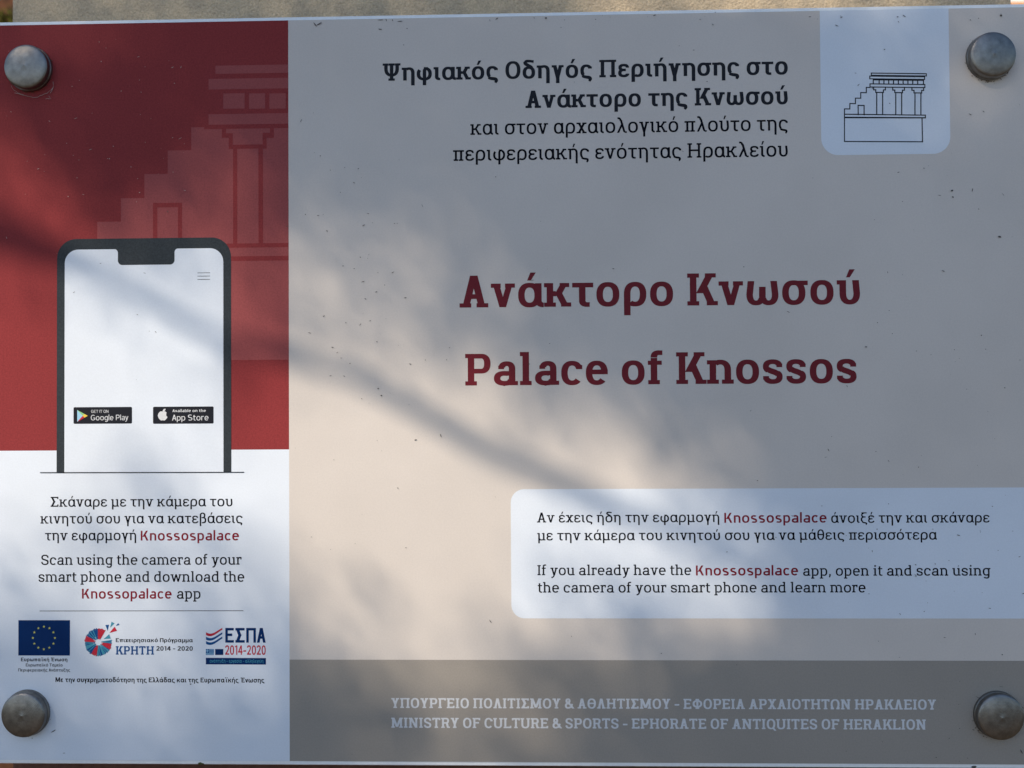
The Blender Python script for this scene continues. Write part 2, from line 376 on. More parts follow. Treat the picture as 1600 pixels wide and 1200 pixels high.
    if ch == 'S':
        x0, x1 = 50, 560 + .5 * d
        g.ring(x0, 318, x1 - 8, cap + 10, 38 if sans else 20, 235, V * .98); g.ring(x0, -10, x1, 398, -145 if sans else -160, 55, V * .98)
        g.stroke([(x0 + V * .75, 430), (x0 + 190, 350), (x1 - 190, 362), (x1 - V * .75, 262)], H * 1.2)
        g.beak(x1 - V * .88 - 6, 498, x1 - 8, 590); g.beak(x0, 115, x0 + V * .88, 215); return g.p, 608 + .5 * d
    if ch == 'T':
        x1 = 600 + .5 * d; c = (30 + x1) / 2; g.rect(30, cap - H, x1, cap); g.beak(30, 548, 30 + V * .8, cap); g.beak(x1 - V * .8, 548, x1, cap); g.stem(c - V / 2, 0, cap, 'lr'); return g.p, 630 + .5 * d
    if ch == 'U':
        x1 = 640 + .5 * d; g.stem(78, 220, cap, '', 'lr'); g.stem(x1 - V, 220, cap, '', 'lr'); g.ring(78, -10, x1, 500, 180, 360); return g.p, 716 + .5 * d
    if ch == 'Y':
        w_ = 650 + .5 * d; c = w_ / 2; a, b = 88, w_ - 88 - D; g.stem(c - V / 2, 0, 320, 'lr')
        g.par(c - D / 2, 270, a, cap, D); g.par(c - D / 2, 270, b, cap, D); g.ser(a + D * .5, 98 + .4 * d, cap, True); g.ser(b + D * .5, 98 + .4 * d, cap, True); return g.p, w_
    if ch == 'X':
        w_ = 660 + .6 * d; E = D * 1.05; l, r = 92, w_ - 92 - E; g.par(l, 0, r, cap, E); g.par(r, 0, l, cap, E)
        for xx in (l, r): g.ser(xx + E / 2, 104 + .4 * d, 0); g.ser(xx + E / 2, 104 + .4 * d, cap, True)
        return g.p, w_
    if ch == 'Π':
        x = 650 - V + .6 * d; g.stem(100, 0, cap, 'lr', 'l'); g.stem(x, 0, cap, 'lr', 'r'); g.rect(100, cap - T, x + V, cap); return g.p, 750 + .6 * d
    if ch == 'Σ':
        x1 = 580 + .5 * d; g.rect(50, cap - H, x1, cap); g.beak(x1 - V * .8, 555, x1, cap); g.rect(50, 0, x1 + 8, H); g.beak(x1 + 8 - V * .8, 0, x1 + 8, 165)
        g.par(300 + .2 * d - D * .5, 330, 60, cap - 4, D * 1.2); g.par(55, 4, 300 + .2 * d - D * .5, 390, D * 1.2); return g.p, 630 + .5 * d
    if ch == 'Φ':
        x1 = 720 + .6 * d; c = (48 + x1) / 2; g.ring(48, 92, x1, 620); g.stem(c - V / 2, 0, cap, 'lr', 'lr'); return g.p, 768 + .6 * d
    if ch == 'Ψ':
        x1 = 735 + .6 * d; c = (40 + x1) / 2; g.stem(c - V / 2, 0, cap, 'lr', 'lr')
        g.ring(95, 170, x1 - 55, 840, 180, 360); g.rect(95, 505, 95 + V, cap); g.rect(x1 - 55 - V, 505, x1 - 55, cap)
        g.rect(30, cap - T, 95 + V + 20, cap); g.rect(x1 - 75 - V, cap - T, x1 + 10, cap); return g.p, 775 + .6 * d
    if ch == 'Ω':
        x1 = 670 + .5 * d; g.ring(48, -20, x1, cap + 10, -52, 232); g.rect(50, 0, 290, H); g.rect(x1 - 242, 0, x1, H); g.rect(50, 0, 50 + V * .7, 150); g.rect(x1 - V * .7, 0, x1, 150)
        g.rect(290 - V * .8, 0, 290, 95); g.rect(x1 - 242, 0, x1 - 242 + V * .8, 95); return g.p, 720 + .5 * d
    if ch == '&':
        g.ring(95, 355, 445 + .4 * d, cap + 10); g.ring(48, -10, 500 + .4 * d, 400, 70, 330)
        g.par(560 + .5 * d, 0, 150, 500, D * 1.1); g.stroke([(430 + .4 * d, 70), (520, 120), (570, 220), (570 + .4 * d, 330)], V * .9); return g.p, 690 + .6 * d
    if ch == 'G': x1 = 630 + .5 * d; g.ring(48, -10, x1, cap + 10, 42, 322); g.rect(x1 - V, 90, x1, 350); g.rect(x1 - 260, 350 - H, x1, 350); return g.p, 690 + .5 * d
    if ch == '0': g.ring(46, -10, 500 + .5 * d, cap + 10); return g.p, 546 + .5 * d
    if ch == '1': g.rect(210, 0, 210 + V, cap); g.par(60, 560, 210, 640, 20); g.poly((80, 545), (215, 610), (215, cap), (80, 545 + H)); return g.p, 430 + .5 * d
    if ch == '2':
        x1 = 490 + .5 * d; g.ring(52, 300, x1, cap + 10, -22, 172); g.stroke([(x1 - V * .7, 460), (x1 - 110, 320), (230, 190), (120, 40)], V * .95); g.rect(55, 0, x1 + 12, H); return g.p, 546 + .5 * d
    if ch == '4': x = 330 + .2 * d; g.rect(x, 0, x + V, cap); g.rect(30, 165, x + V + 75, 165 + H); g.par(34, 165 + H * .5, x - 30, cap, D); return g.p, 560 + .5 * d
    if ch == '-': g.rect(40, 232, 360 + .3 * d, 232 + H); return g.p, 400 + .3 * d
    raise KeyError(ch)

_cache = {}
def tri(ch, bold):
    k = (ch, bold)
    if k not in _cache:
        ps, adv = glyph(ch, bold)
        if ps and bold.startswith('plain'):        # even side bearings for the letters without serifs
            sb = 14 if ch in 'vyAΑΛΥYTΤxχγλνΧ' else 46
            lo = min(a for p in ps for a, _ in p); adv = max(a for p in ps for a, _ in p) - lo + 2 * sb
            ps = [[(a - lo + sb, b) for a, b in p] for p in ps]
        v, f = union(ps, 1e-3) if ps else ([], [])
        _cache[k] = (v, f, adv)
    return _cache[k]

def slab(text, x0, x1, yb, cap_px, bold, gap=0):
    """lays one line of lettering: ink runs from x0 to x1 on baseline yb, capitals cap_px high"""
    v, f, x = [], [], 0
    for ch in text:
        gv, gf, adv = tri(ch, bold); b = len(v)
        v += [(x + a, c) for a, c in gv]; f += [[i + b for i in q] for q in gf]; x += adv + gap
    lo = min(a for a, _ in v); hi = max(a for a, _ in v)
    xm = (x0 + x1) / 2
    zb = pt(xm, yb)[1]; zt = pt(xm, yb - cap_px)[1]; l = pt(x0, yb)[0]; r = pt(x1, yb)[0]
    sx = (r - l) / (hi - lo); sy = (zt - zb) / 711
    return [(l + (a - lo) * sx, zb + c * sy) for a, c in v], f

def plain(text, x0, x1, yb, cap_px, weight='plain', gap=0): return slab(text, x0, x1, yb, cap_px, weight, gap)

def lines(name, ls, m, layer, parent):
    v, f = [], []
    for lv, lf in ls:
        b = len(v); v += lv; f += [[i + b for i in q] for q in lf]
    return flat(name, v, f, m, layer, parent)

# ------------------------------------------------------------------ materials of the print
M_white = ink('white_print', (0.67, 0.72, 0.79), var=0.025)
M_rim = mat('white_edge', (0.80, 0.82, 0.83), 0.35, 0, 0.5, 0.03, 700)
M_beige = ink('beige_print', (0.592, 0.538, 0.492), var=0.035)
M_foot = ink('taupe_print', (0.292, 0.264, 0.232), var=0.05)
M_red = ink('crimson_print', (0.24, 0.036, 0.038), rough=0.5, spec=0.06, var=0.14)
M_redl = ink('pale_crimson_print', (0.30, 0.073, 0.073), rough=0.5, spec=0.06, var=0.12)
M_dark = ink('charcoal_ink', (0.012, 0.013, 0.019), 0.5, 0.12)
M_black = ink('black_ink', (0.003, 0.003, 0.007), 0.5, 0.06)
M_maroon = ink('maroon_ink', (0.155, 0.016, 0.024), rough=0.5, spec=0.1, var=0.08)
M_crim = ink('crimson_ink', (0.215, 0.012, 0.026), rough=0.5, spec=0.06, var=0.06)
M_grey = ink('pale_grey_ink', (0.60, 0.61, 0.63), var=0.06)
M_bezel = ink('slate_ink', (0.030, 0.037, 0.043), 0.5, 0.12, var=0.2)
M_navy = ink('navy_ink', (0.002, 0.024, 0.105), 0.5, 0.08)
M_blue = ink('blue_ink', (0.006, 0.070, 0.225), 0.5, 0.1)
M_teal = ink('teal_ink', (0.06, 0.27, 0.37), 0.5, 0.1)
M_scar = ink('scarlet_ink', (0.48, 0.025, 0.045), 0.5, 0.1)
M_yel = ink('yellow_ink', (0.55, 0.56, 0.10))
M_skyb = ink('light_blue_ink', (0.30, 0.55, 0.72))
M_grn = ink('green_ink', (0.25, 0.50, 0.20))
M_gold = ink('gold_ink', (0.75, 0.52, 0.06))

# ------------------------------------------------------------------ the sign
ztop_rim, ztop = pt(800, 20)[1], pt(800, 25.3)[1]
zbot, zbot_rim = pt(800, 1191)[1], pt(800, 1197.3)[1]
xl_rim, xl, xr, xr_rim = pt(-30, 600)[0], pt(-24, 600)[0], pt(1619, 600)[0], pt(1625, 600)[0]
sign = tag(empty('information_sign', (0, 0, zbot_rim)), 'large crimson, beige and white printed sign about a palace, bolted before a pillar', 'sign')

def plate(name, l, b, r, t, y0, y1, bev, m, parent):
    bm = bmesh.new()
    q = bmesh.ops.create_cube(bm, size=1)['verts']
    for v in q: v.co = Vector((l if v.co.x < 0 else r, y0 if v.co.y < 0 else y1, b if v.co.z < 0 else t))
    if bev: bmesh.ops.bevel(bm, geom=bm.edges[:], offset=bev, segments=3, affect='EDGES', profile=0.5)
    return from_bm(name, bm, m, parent)
plate('backing_plate', xl_rim, zbot_rim, xr_rim, ztop_rim, 0.0004, 0.0044, 0.0006, M_rim, sign)
plate('face_sheet', xl, zbot, xr, ztop, -0.0000, 0.00039, 0, M_white, sign)

xm = pt(451.5, 600)[0]
e = 0.0001
zred = pt(225, 703.3)[1]
zfoot = pt(1000, 1031.5)[1]
sheet('beige_field', [[(xm, zfoot), (xr - e, zfoot), (xr - e, ztop - e), (xm, ztop - e)]], M_beige, 1, sign)
foot = sheet('footer_band', [[(xm, zbot + e), (xr - e, zbot + e), (xr - e, zfoot), (xm, zfoot)]], M_foot, 1, sign)
red = sheet('crimson_field', [[(xl + e, zred), (xm, zred), (xm, ztop - e), (xl + e, ztop - e)]], M_red, 1, sign)
sheet('white_field', [[(xl + e, zbot + e), (xm, zbot + e), (xm, zred), (xl + e, zred)]], M_white, 1, sign)

# pale palace drawing over the crimson field
def clipx(p): return [(min(a, xm - 1e-5), b) for a, b in p]
def pp(*q): return clipx([pt(a, b) for a, b in q])
lit = [clipx(box_px(*b)) for b in ((336.8, 101.8, 452, 114.6), (326, 122.5, 452, 139), (349, 146, 382.2, 169.8), (389.2, 146, 414.2, 169.8), (421, 146, 446.5, 169.8), (326, 177.7, 452, 194.2),
       (299, 198, 452, 562.5), (262.2, 235, 300, 562.5), (225.7, 272, 263, 562.5), (189, 309.7, 227, 562.5), (152, 346.5, 190, 562.5))]
wm = sheet('palace_drawing', lit, M_redl, 2, red)
k = lambda a, b: (300 + a / 3.53, 80 + b / 3.53)
dk = []
for a0, b0, a1, b1 in ((67, 403, 540, 427), (227, 530, 250, 1065), (367, 530, 392, 1065), (165, 425, 188, 478), (165, 453, 225, 478), (203, 453, 225, 538), (203, 515, 412, 538), (390, 450, 412, 538), (390, 450, 452, 478), (430, 425, 452, 478), (100, 1060, 540, 1083), (100, 1131, 540, 1156)):
    (u0, v0), (u1, v1) = k(a0, b0), k(a1, b1); dk.append(clipx(box_px(u0, v0, u1, v1)))
dk += [clipx(box_px(*b)) for b in ((239.2, 317, 284.6, 324), (239.2, 317, 246, 380), (278.2, 317, 284.6, 380))]
sheet('drawing_outline', dk, M_red, 3, red)

# white tab with the palace emblem
tl, tr = pt(1281.9, 120)[0], pt(1483.4, 120)[0]; tb = pt(1380, 241.5)[1]
tab = sheet('logo_tab', [rbox(tl, tb, tr, ztop - e, 0.0095, ('bl', 'br'))], M_white, 2, sign)
def seg(a, b, wpx=1.6):
    """line between two survey points; ends square"""
    p, q = Vector(pt(*a)), Vector(pt(*b)); h = wpx * 0.36e-3 / 2; t = (q - p).normalized() * h; n = Vector((-t.y, t.x))
    return [tuple(p - t + n), tuple(p - t - n), tuple(q + t - n), tuple(q + t + n)]
def em(*pts, w=1.6, closed=False):
    q = [(1300 + a / 8, 90 + (b + (a - 640) * 0.012) / 8) for a, b in pts]
    if closed: q.append(q[0])
    return [seg(q[i], q[i + 1], w) for i in range(len(q) - 1)]
E = []
E += em((490, 196), (1178, 196), (1178, 224), (490, 224), closed=True)
E += em((471, 234), (1156, 234), (1156, 268), (471, 268), closed=True)
E += em((514, 280), (1142, 280)) + em((474, 331), (1142, 331))
for x in (515, 588, 648, 708, 768, 828, 888, 948, 1008, 1070, 1142): E += em((x, 280), (x, 331), w=1.7)
E += em((474, 331), (1160, 331), (1160, 370), (474, 370), closed=True)
E += em((474, 376), (428, 376), (428, 442), (358, 442), (358, 512), (292, 512), (292, 580), (222, 580), (222, 648), (155, 648), (155, 1055))
for c in (592, 830, 1070):
    E += em((c - 72, 375), (c - 72, 405), (c - 46, 405), (c - 46, 437), (c + 50, 437), (c + 50, 405), (c + 74, 405), (c + 74, 375), w=1.7)
    E += em((c - 34, 437), (c - 34, 708), w=1.7) + em((c + 40, 437), (c + 40, 708), w=1.7)
E += em((326, 718), (326, 602), (400, 602), (400, 718), w=1.7)
E += em((155, 714), (1166, 714), (1166, 748), (155, 758), w=1.7) + em((155, 752), (1166, 746), w=1.7)
E += em((155, 1055), (1130, 1047), (1124, 748), w=1.7)
sheet('palace_emblem', E, M_dark, 3, tab)

# headings and title
lines('heading_lettering', [slab('Ψηφιακός Οδηγός Περιήγησης στο', 598, 1231, 121.4, 27.3, 'bold'), slab('Ανάκτορο της Κνωσού', 821, 1231, 165.9, 27.3, 'bold')], M_dark, 2, sign)
lines('subheading_lettering', [slab('και στον αρχαιολογικό πλούτο της', 735, 1231, 207.3, 22.6, 'book'), slab('περιφερειακής ενότητας Ηρακλείου', 708, 1231, 248, 22.6, 'book')], M_black, 2, sign)
lines('title_lettering', [slab('Ανάκτορο Κνωσού', 718, 1344, 477.8, 50.0, 'bold')], M_maroon, 2, sign)
lines('title_lettering', [slab('Palace of Knossos', 727, 1338.5, 600.3, 49.6, 'bold')], M_maroon, 2, sign)
lines('footer_lettering', [slab('ΥΠΟΥΡΓΕΙΟ ΠΟΛΙΤΙΣΜΟΥ & ΑΘΛΗΤΙΣΜΟΥ - ΕΦΟΡΕΙΑ ΑΡΧΑΙΟΤΗΤΩΝ ΗΡΑΚΛΕΙΟΥ', 611.5, 1462.5, 1107.4, 15.6, 'bold'),
      slab('MINISTRY OF CULTURE & SPORTS - EPHORATE OF ANTIQUITES OF HERAKLION', 611.5, 1446.7, 1138.5, 15.8, 'bold')], M_grey, 2, foot)

# message box
bl_ = pt(798.5, 860)[0]; bt, bb = pt(1200, 763)[1], pt(1200, 966.3)[1]
mbox = sheet('message_box', [rbox(bl_, bb, xr - 2 * e, bt, 0.0075, ('bl', 'tl'))], M_white, 2, sign)
lines('message_lettering', [slab('Αν έχεις ήδη την εφαρμογή', 839, 1123.8, 816, 15.6, 'book'), slab('άνοιξέ την και σκάναρε', 1298.6, 1546, 816.6, 15.6, 'book'),
      slab('με την κάμερα του κινητού σου για να μάθεις περισσότερα', 839.6, 1464, 843.7, 15.6, 'book'),
      slab('If you already have the', 839.8, 1080, 898.6, 15.8, 'book'), slab('app, open it and scan using', 1254.8, 1547.5, 899.4, 15.8, 'book'),
      slab('the camera of your smart phone and learn more', 840.4, 1352.4, 925.7, 15.8, 'book')], M_black, 3, mbox)
lines('app_name_lettering', [plain('Knossospalace', 1131.7, 1291.5, 816.6, 15.6, 'plain_medium', 18)], M_crim, 3, mbox)
lines('app_name_lettering', [plain('Knossospalace', 1087.4, 1247, 899, 15.6, 'plain_medium', 18)], M_crim, 3, mbox)

# the drawn phone and what it shows
pl, pr, ptop, pbot = pt(89, 560)[0], pt(361.3, 560)[0], pt(225, 372.3)[1], pt(222, 738)[1]
phone = sheet('phone_drawing', [rbox(pl, pbot, pr, ptop, 0.0112, ('tl', 'tr'))], M_bezel, 4, sign)
sl, sr, st = pt(101.2, 560)[0], pt(349.2, 560)[0], pt(225, 389)[1]
scr = rbox(sl, pbot, sr, st, 0.0078, ('tl', 'tr'))
scr_o = sheet('screen', [scr], M_white, 5, phone)
nl, nr, nb = pt(184.5, 400)[0], pt(273, 400)[0], pt(228, 413.8)[1]
rr = 0.0026
notch = rbox(nl, nb, nr, st + 0.0002, rr, ('bl', 'br'))
for sx, x in ((-1, nl), (1, nr)):                 # hollow fillets where the notch meets the top edge
    q = 0.0022
    notch_f = [(x, st + 0.0002)] + [(x + sx * (q - q * math.cos(R(90 * i / 6))), st + 0.0001 - (q - q * math.sin(R(90 * i / 6)))) for i in range(7)]
    sheet('notch', [notch_f], M_bezel, 6, phone)
sheet('notch', [notch], M_bezel, 6, phone)
sheet('menu_icon', [seg((309.2, y), (328.2, y - .2), 0.75) for y in (426.5, 431.6, 436.7)], M_black, 6, phone)

def badge(x0, y0, x1, y1):
    q = box_px(x0, y0, x1, y1)
    return sheet('store_badge', [rbox(q[0][0], q[0][1], q[2][0], q[2][1], 0.0007, n=5)], M_dark, 6, sign)
z = lambda a, b: pt(100 + a / 6.4, 620 + b / 6.4)
b1 = badge(115.2, 636, 206.6, 662)
for c, m in ((((135, 132), (190, 190), (135, 250)), M_skyb), (((135, 132), (208, 172), (190, 190)), M_grn), (((208, 172), (240, 190), (208, 208), (190, 190)), M_gold), (((190, 190), (208, 208), (135, 250)), M_scar)):
    sheet('play_icon', [[z(*q) for q in c]], m, 7, b1)
zx = lambda a: 100 + a / 6.4
zy = lambda b: 620 + b / 6.4
lines('badge_lettering', [plain('GET IT ON', zx(274), zx(447), zy(160), 4.5, 'plain'), plain('Google Play', zx(271), zx(645), zy(234), 8.4, 'plain')], M_grey, 7, b1)
b2 = badge(239.4, 635.3, 334, 662)
ap = []
for i in range(40):
    t = 2 * math.pi * i / 40
    rx = 47 * (1 + 0.05 * math.cos(2 * t)); yy = 52 * math.sin(t)
    y = 190 - yy + (10 * math.exp(-((t - math.pi / 2) / 0.35) ** 2)) - (8 * math.exp(-((t - 3 * math.pi / 2) / 0.3) ** 2))
    x = 990 + rx * math.cos(t) * (1 - 0.12 * max(0, -math.sin(t)))
    ap.append((x, y))
body = [p for p in ap]
def bite(p):
    dx, dy = p[0] - 1046, p[1] - 178; r_ = math.hypot(dx, dy)
    return (1046 + dx * 24 / r_, 178 + dy * 24 / r_) if r_ < 24 else p
leaf = [(988, 148), (990, 134), (1002, 122), (1018, 119), (1016, 132), (1006, 144)]
sheet('fruit_icon', [[z(*bite(p)) for p in body], [z(*p) for p in leaf]], M_grey, 7, b2)
lines('badge_lettering', [plain('Available on the', zx(1087), zx(1420), zy(152), 4.3, 'plain_medium', 15), plain('App Store', zx(1083), zx(1447), zy(236), 9.0, 'plain')], M_grey, 7, b2)

# left column lettering and rules
sheet('rule_line', [seg((63.5, 738.4), (381, 737.8), 1.25)], M_black, 7, sign)
sheet('rule_line', [seg((62.4, 954.6), (380, 954.2), 0.95)], M_black, 2, sign)
lines('instruction_lettering', [slab('Σκάναρε με την κάμερα του', 79.3, 363.3, 791.4, 15.6, 'book'), slab('κινητού σου για να κατεβάσεις', 63.3, 379, 817.7, 15.6, 'book'), slab('την εφαρμογή', 70.4, 212.8, 844.2, 15.6, 'book'),
      slab('Scan using the camera of your', 64.7, 377.5, 882.4, 15.8, 'book'), slab('smart phone and download the', 60.4, 381.8, 909, 15.8, 'book'), slab('app', 276.6, 313.4, 935.4, 15.8, 'book')], M_black, 2, sign)
lines('app_name_lettering', [plain('Knossospalace', 220, 373.5, 844.4, 15.4, 'plain_medium', 18)], M_crim, 2, sign)
lines('app_name_lettering', [plain('Knossopalace', 128.2, 268.3, 935.3, 15.4, 'plain_medium', 18)], M_crim, 2, sign)

# flag of stars with its caption
flag = sheet('flag_emblem', [box_px(28.8, 969, 109.4, 1024.2)], M_navy, 2, sign)
st_ = []
for i in range(12):
    c = Vector(pt(68.75, 996.7)); a = R(30 * i); cx, cy = c.x + 17.7 * .36e-3 * math.sin(a), c.y + 17.7 * .36e-3 * math.cos(a)
    st_.append([(cx + r_ * .36e-3 * math.sin(R(36 * j)), cy + r_ * .36e-3 * math.cos(R(36 * j))) for j in range(10) for r_ in ((2.3 if j % 2 == 0 else .9),)])
sheet('star_ring', st_, M_yel, 3, flag)
lines('caption_lettering', [plain('Ευρωπαϊκή Ένωση', 32.9, 105.4, 1033.2, 5.6, 'plain_bold'), plain('Ευρωπαϊκό Ταμείο', 40.4, 97.9, 1041.3, 4.7, 'plain_medium'), plain('Περιφερειακής Ανάπτυξης', 28.5, 109.8, 1049.2, 4.7, 'plain_medium')], M_black, 2, sign)

# wheel of coloured splinters
wheel = empty('wheel_emblem', (0, 0, 0)); wheel.parent = sign; wheel.matrix_parent_inverse = Matrix.Translation((0, 0, zbot_rim)).inverted()
rnd = random.Random(4)
cw = Vector(pt(153.75, 1003.4)); U = .36e-3
groups = {'blue': [], 'teal': [], 'red': []}
for i in range(84):
    a = i * 360 / 84                                # clockwise from straight up
    if 32 < a < 78: continue
    col = 'red' if (a < 32 or 98 < a < 122 or 186 < a < 212 or 272 < a < 298) else ('teal' if rnd.random() < .42 else 'blue')
    r0 = rnd.choice((4.9, 5.2, 7, 9)); r1 = 21.6 + rnd.uniform(-.7, .7); hw = 1.85
    f = lambda r_, aa: (cw.x + r_ * U * math.sin(R(aa)), cw.y + r_ * U * math.cos(R(aa)))
    dg = math.degrees(.55 / r0)
    groups[col].append([f(r0, a - dg), f(r0, a + dg), f(r1 + .4, a + hw), f(r1, a - hw)])
f8 = lambda q: [pt(20 + a / 8, 960 + b / 8) for a, b in q]
groups['blue'] += [f8(((1158, 132), (1204, 128), (1188, 208))), f8(((1288, 145), (1318, 108), (1336, 132)))]
groups['teal'] += [f8(((1235, 90), (1274, 112), (1218, 166))), f8(((1136, 308), (1206, 246), (1226, 302)))]
groups['red'] += [f8(((1274, 152), (1304, 204), (1208, 232)))]
for ly, (n, m) in enumerate((('blue', M_blue), ('teal', M_teal), ('red', M_scar))):
    sheet('splinters', groups[n], m, 2 + ly, wheel)
lines('programme_lettering', [plain('Επιχειρησιακό Πρόγραμμα', 181, 301.3, 1003.3, 6.2, 'plain_bold'), plain('2014 - 2020', 244.4, 301.3, 1016.6, 6.9, 'plain_bold')], M_dark, 2, sign)
lines('region_lettering', [slab('ΚΡΗΤΗ', 181, 240.7, 1022.8, 13.2, 'bold')], M_blue, 2, sign)

# striped fund emblem
f3 = lambda a, b: (220 + a / 8, 960 + b / 8)
fund = sheet('fund_emblem', [[pt(*f3(a, b)) for a, b in ((813, 542), (1565, 545), (1565, 627), (813, 624))]], M_navy, 2, sign)
def wave(dy):
    up, lo = [], []
    for i in range(13):
        t = i / 12; x = 815 + 205 * t
        y = 222 + dy + 30 * math.sin(t * math.pi * .9) * (1 - t) * 1.6 - 55 * t ** 1.6
        th = 36 * (1 - .35 * t)
        up.append(pt(*f3(x, y))); lo.append(pt(*f3(x, y + th)))
    return [[up[i], up[i + 1], lo[i + 1], lo[i]] for i in range(12)]
sheet('wave_stripe', wave(0), M_scar, 2, fund)
sheet('wave_stripe', wave(56), M_blue, 2, fund)
sheet('wave_stripe', wave(110), M_blue, 2, fund)
lines('fund_lettering', [plain('ΕΣΠΑ', *(f3(1057, 0)[0], f3(1562, 0)[0]), 1004.1, 23, 'plain_bold')], M_navy, 2, fund)
lines('year_lettering', [plain('2014-2020', f3(1055, 0)[0], f3(1562, 0)[0], 1023, 14.6, 'plain_medium')], M_scar, 2, fund)
lines('motto_lettering', [plain('ανάπτυξη - εργασία - αλληλεγγύη', f3(862, 0)[0], f3(1532, 0)[0], 1035.2, 5.4, 'plain')], M_teal, 3, fund)
sheet('flag_icon', [[pt(*f3(a, b)) for a, b in ((813, 432), (915, 432), (915, 507), (813, 507))]], M_blue, 2, fund)
sheet('flag_icon', [[pt(*f3(a, b)) for a, b in ((930, 432), (1032, 432), (1032, 507), (930, 507))]], M_navy, 2, fund)
sheet('flag_stripe', [seg(f3(856, y), f3(912, y), .7) for y in (440, 456, 472)] + [seg(f3(818, y), f3(912, y), .7) for y in (488, 501)] + [seg(f3(816, 455), f3(848, 455), .8), seg(f3(832, 436), f3(832, 474), .8)], M_skyb, 3, fund)
lines('funding_lettering', [plain('Με την συγχρηματοδότηση της Ελλάδας και της Ευρωπαϊκής Ένωσης', 86.8, 413.2, 1066, 7.4, 'plain_bold')], M_black, 2, sign)

# specks of dirt on the face, with stain and painted shade under the bolts
def specks(seed, n, region, pale=False):
    rg = random.Random(seed); out = []
    while len(out) < n:
        x, y = region(rg); L = rg.choice((.6, .8, 1.0, 1.4, 2.4, 3.6)) * rg.uniform(.55, 1.0); W = rg.uniform(.35, .75) if L > 1.2 else L * .8
        a = rg.gauss(-.2, .6) if rg.random() < .75 else rg.uniform(0, 3); c = Vector(pt(x, y)); q = []
        for j in range(7):
            t = 2 * math.pi * j / 7; u, v = L * math.cos(t) * rg.uniform(.6, 1.1), W * math.sin(t) * rg.uniform(.6, 1.1)
            q.append((c.x + U * (u * math.cos(a) - v * math.sin(a)), c.y + U * (u * math.sin(a) + v * math.cos(a))))
        if xl < c.x < xr and zbot < c.y < ztop: out.append(q)
    return out
def reg_dark(rg):
    k_ = rg.random()
    if k_ < .22: return rg.gauss(570, 55), rg.gauss(430, 130)
    if k_ < .34: return rg.uniform(460, 1600), 26 - (26 - 12) * rg.random() + abs(rg.gauss(0, 14))
    if k_ < .62: return rg.gauss(1480, 90), rg.uniform(30, 1190)
    if k_ < .72: return rg.gauss(1440, 90), rg.uniform(780, 960)
    if k_ < .76: return rg.gauss(215, 55), rg.gauss(470, 45)
    return rg.uniform(460, 1600), rg.uniform(20, 1190)
M_dirt = ink('dirt', (0.085, 0.078, 0.072), rough=0.9, spec=0.1)
M_dust = ink('dust', (0.42, 0.30, 0.27), rough=0.9, spec=0.1)
tag(sheet('dirt_speck', specks(1, 260, reg_dark), M_dirt, 9, sign), kind='stuff')
def fleck(x, y, L, W, a):
    c = Vector(pt(x, y)); q = []
    for j in range(8):
        t = 2 * math.pi * j / 8; u, v = L * math.cos(t) * (1 - .18 * (j % 2)), W * math.sin(t) * (1 - .25 * ((j + 1) % 3 == 0))
        q.append((c.x + U * (u * math.cos(a) - v * math.sin(a)), c.y + U * (u * math.sin(a) + v * math.cos(a))))
    return q
for f in ((492.5, 38.5, 4.5, .8, -.9), (499, 37.5, 5, .9, .5), (594.5, 31.5, 5, .6, 0), (625, 33.6, 4.5, .7, .05), (594, 46, 3.2, .8, -.1), (853, 28.5, 1.8, 1.4, 0), (84, 1142, 4.6, .8, .55),
          (100.5, 1176.3, 2, .5, 0), (298, 1068.5, 1.4, 1.2, 0), (1595.5, 1174, 4, .9, -1.1), (1563.5, 24.5, 2.0, 1.9, 0), (1487, 298, 2.2, 1.5, .4), (1488.5, 308, 1.6, 1.2, -.5), (1519, 297, 3, .6, 1.4), (1561.5, 370, 2.6, 1.6, -.3), (1353, 542, 2, .9, 0), (1497, 836, 2.8, .7, -.2), (596, 618, 1.5, 1.2, 0), (591, 607, 1.2, 1, 0)):
    sheet('dirt_speck', [fleck(*f)], M_dirt, 9, sign)
sheet('dirt_clump', [fleck(1522, 1198.6, 4.5, 2.2, .1)], M_dirt, -7, sign)
sheet('moss_clump', [fleck(312, 1193.2, 3.4, 2.2, .2), fleck(316, 1193.6, 3, 1.4, -.2)], ink('moss', (0.07, 0.08, 0.03), 0.9, 0.05), -7, sign)
M_grime_shade = ink('grime_shade', (0.10, 0.070, 0.050), rough=0.95, spec=0.05)  # brown flecks: part stain, part contact shade of the bolts put into colour
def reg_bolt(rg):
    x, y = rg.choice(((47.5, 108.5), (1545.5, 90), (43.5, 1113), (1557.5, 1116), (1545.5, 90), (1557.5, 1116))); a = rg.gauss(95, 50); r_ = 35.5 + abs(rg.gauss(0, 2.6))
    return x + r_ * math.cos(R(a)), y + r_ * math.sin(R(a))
tag(sheet('grime_shade_speck', specks(5, 130, reg_bolt), M_grime_shade, 10, sign), kind='stuff')
tag(sheet('dust_speck', specks(2, 60, lambda rg: (rg.uniform(5, 300), abs(rg.gauss(150, 90)) + 60)), M_dust, 9, sign), kind='stuff')

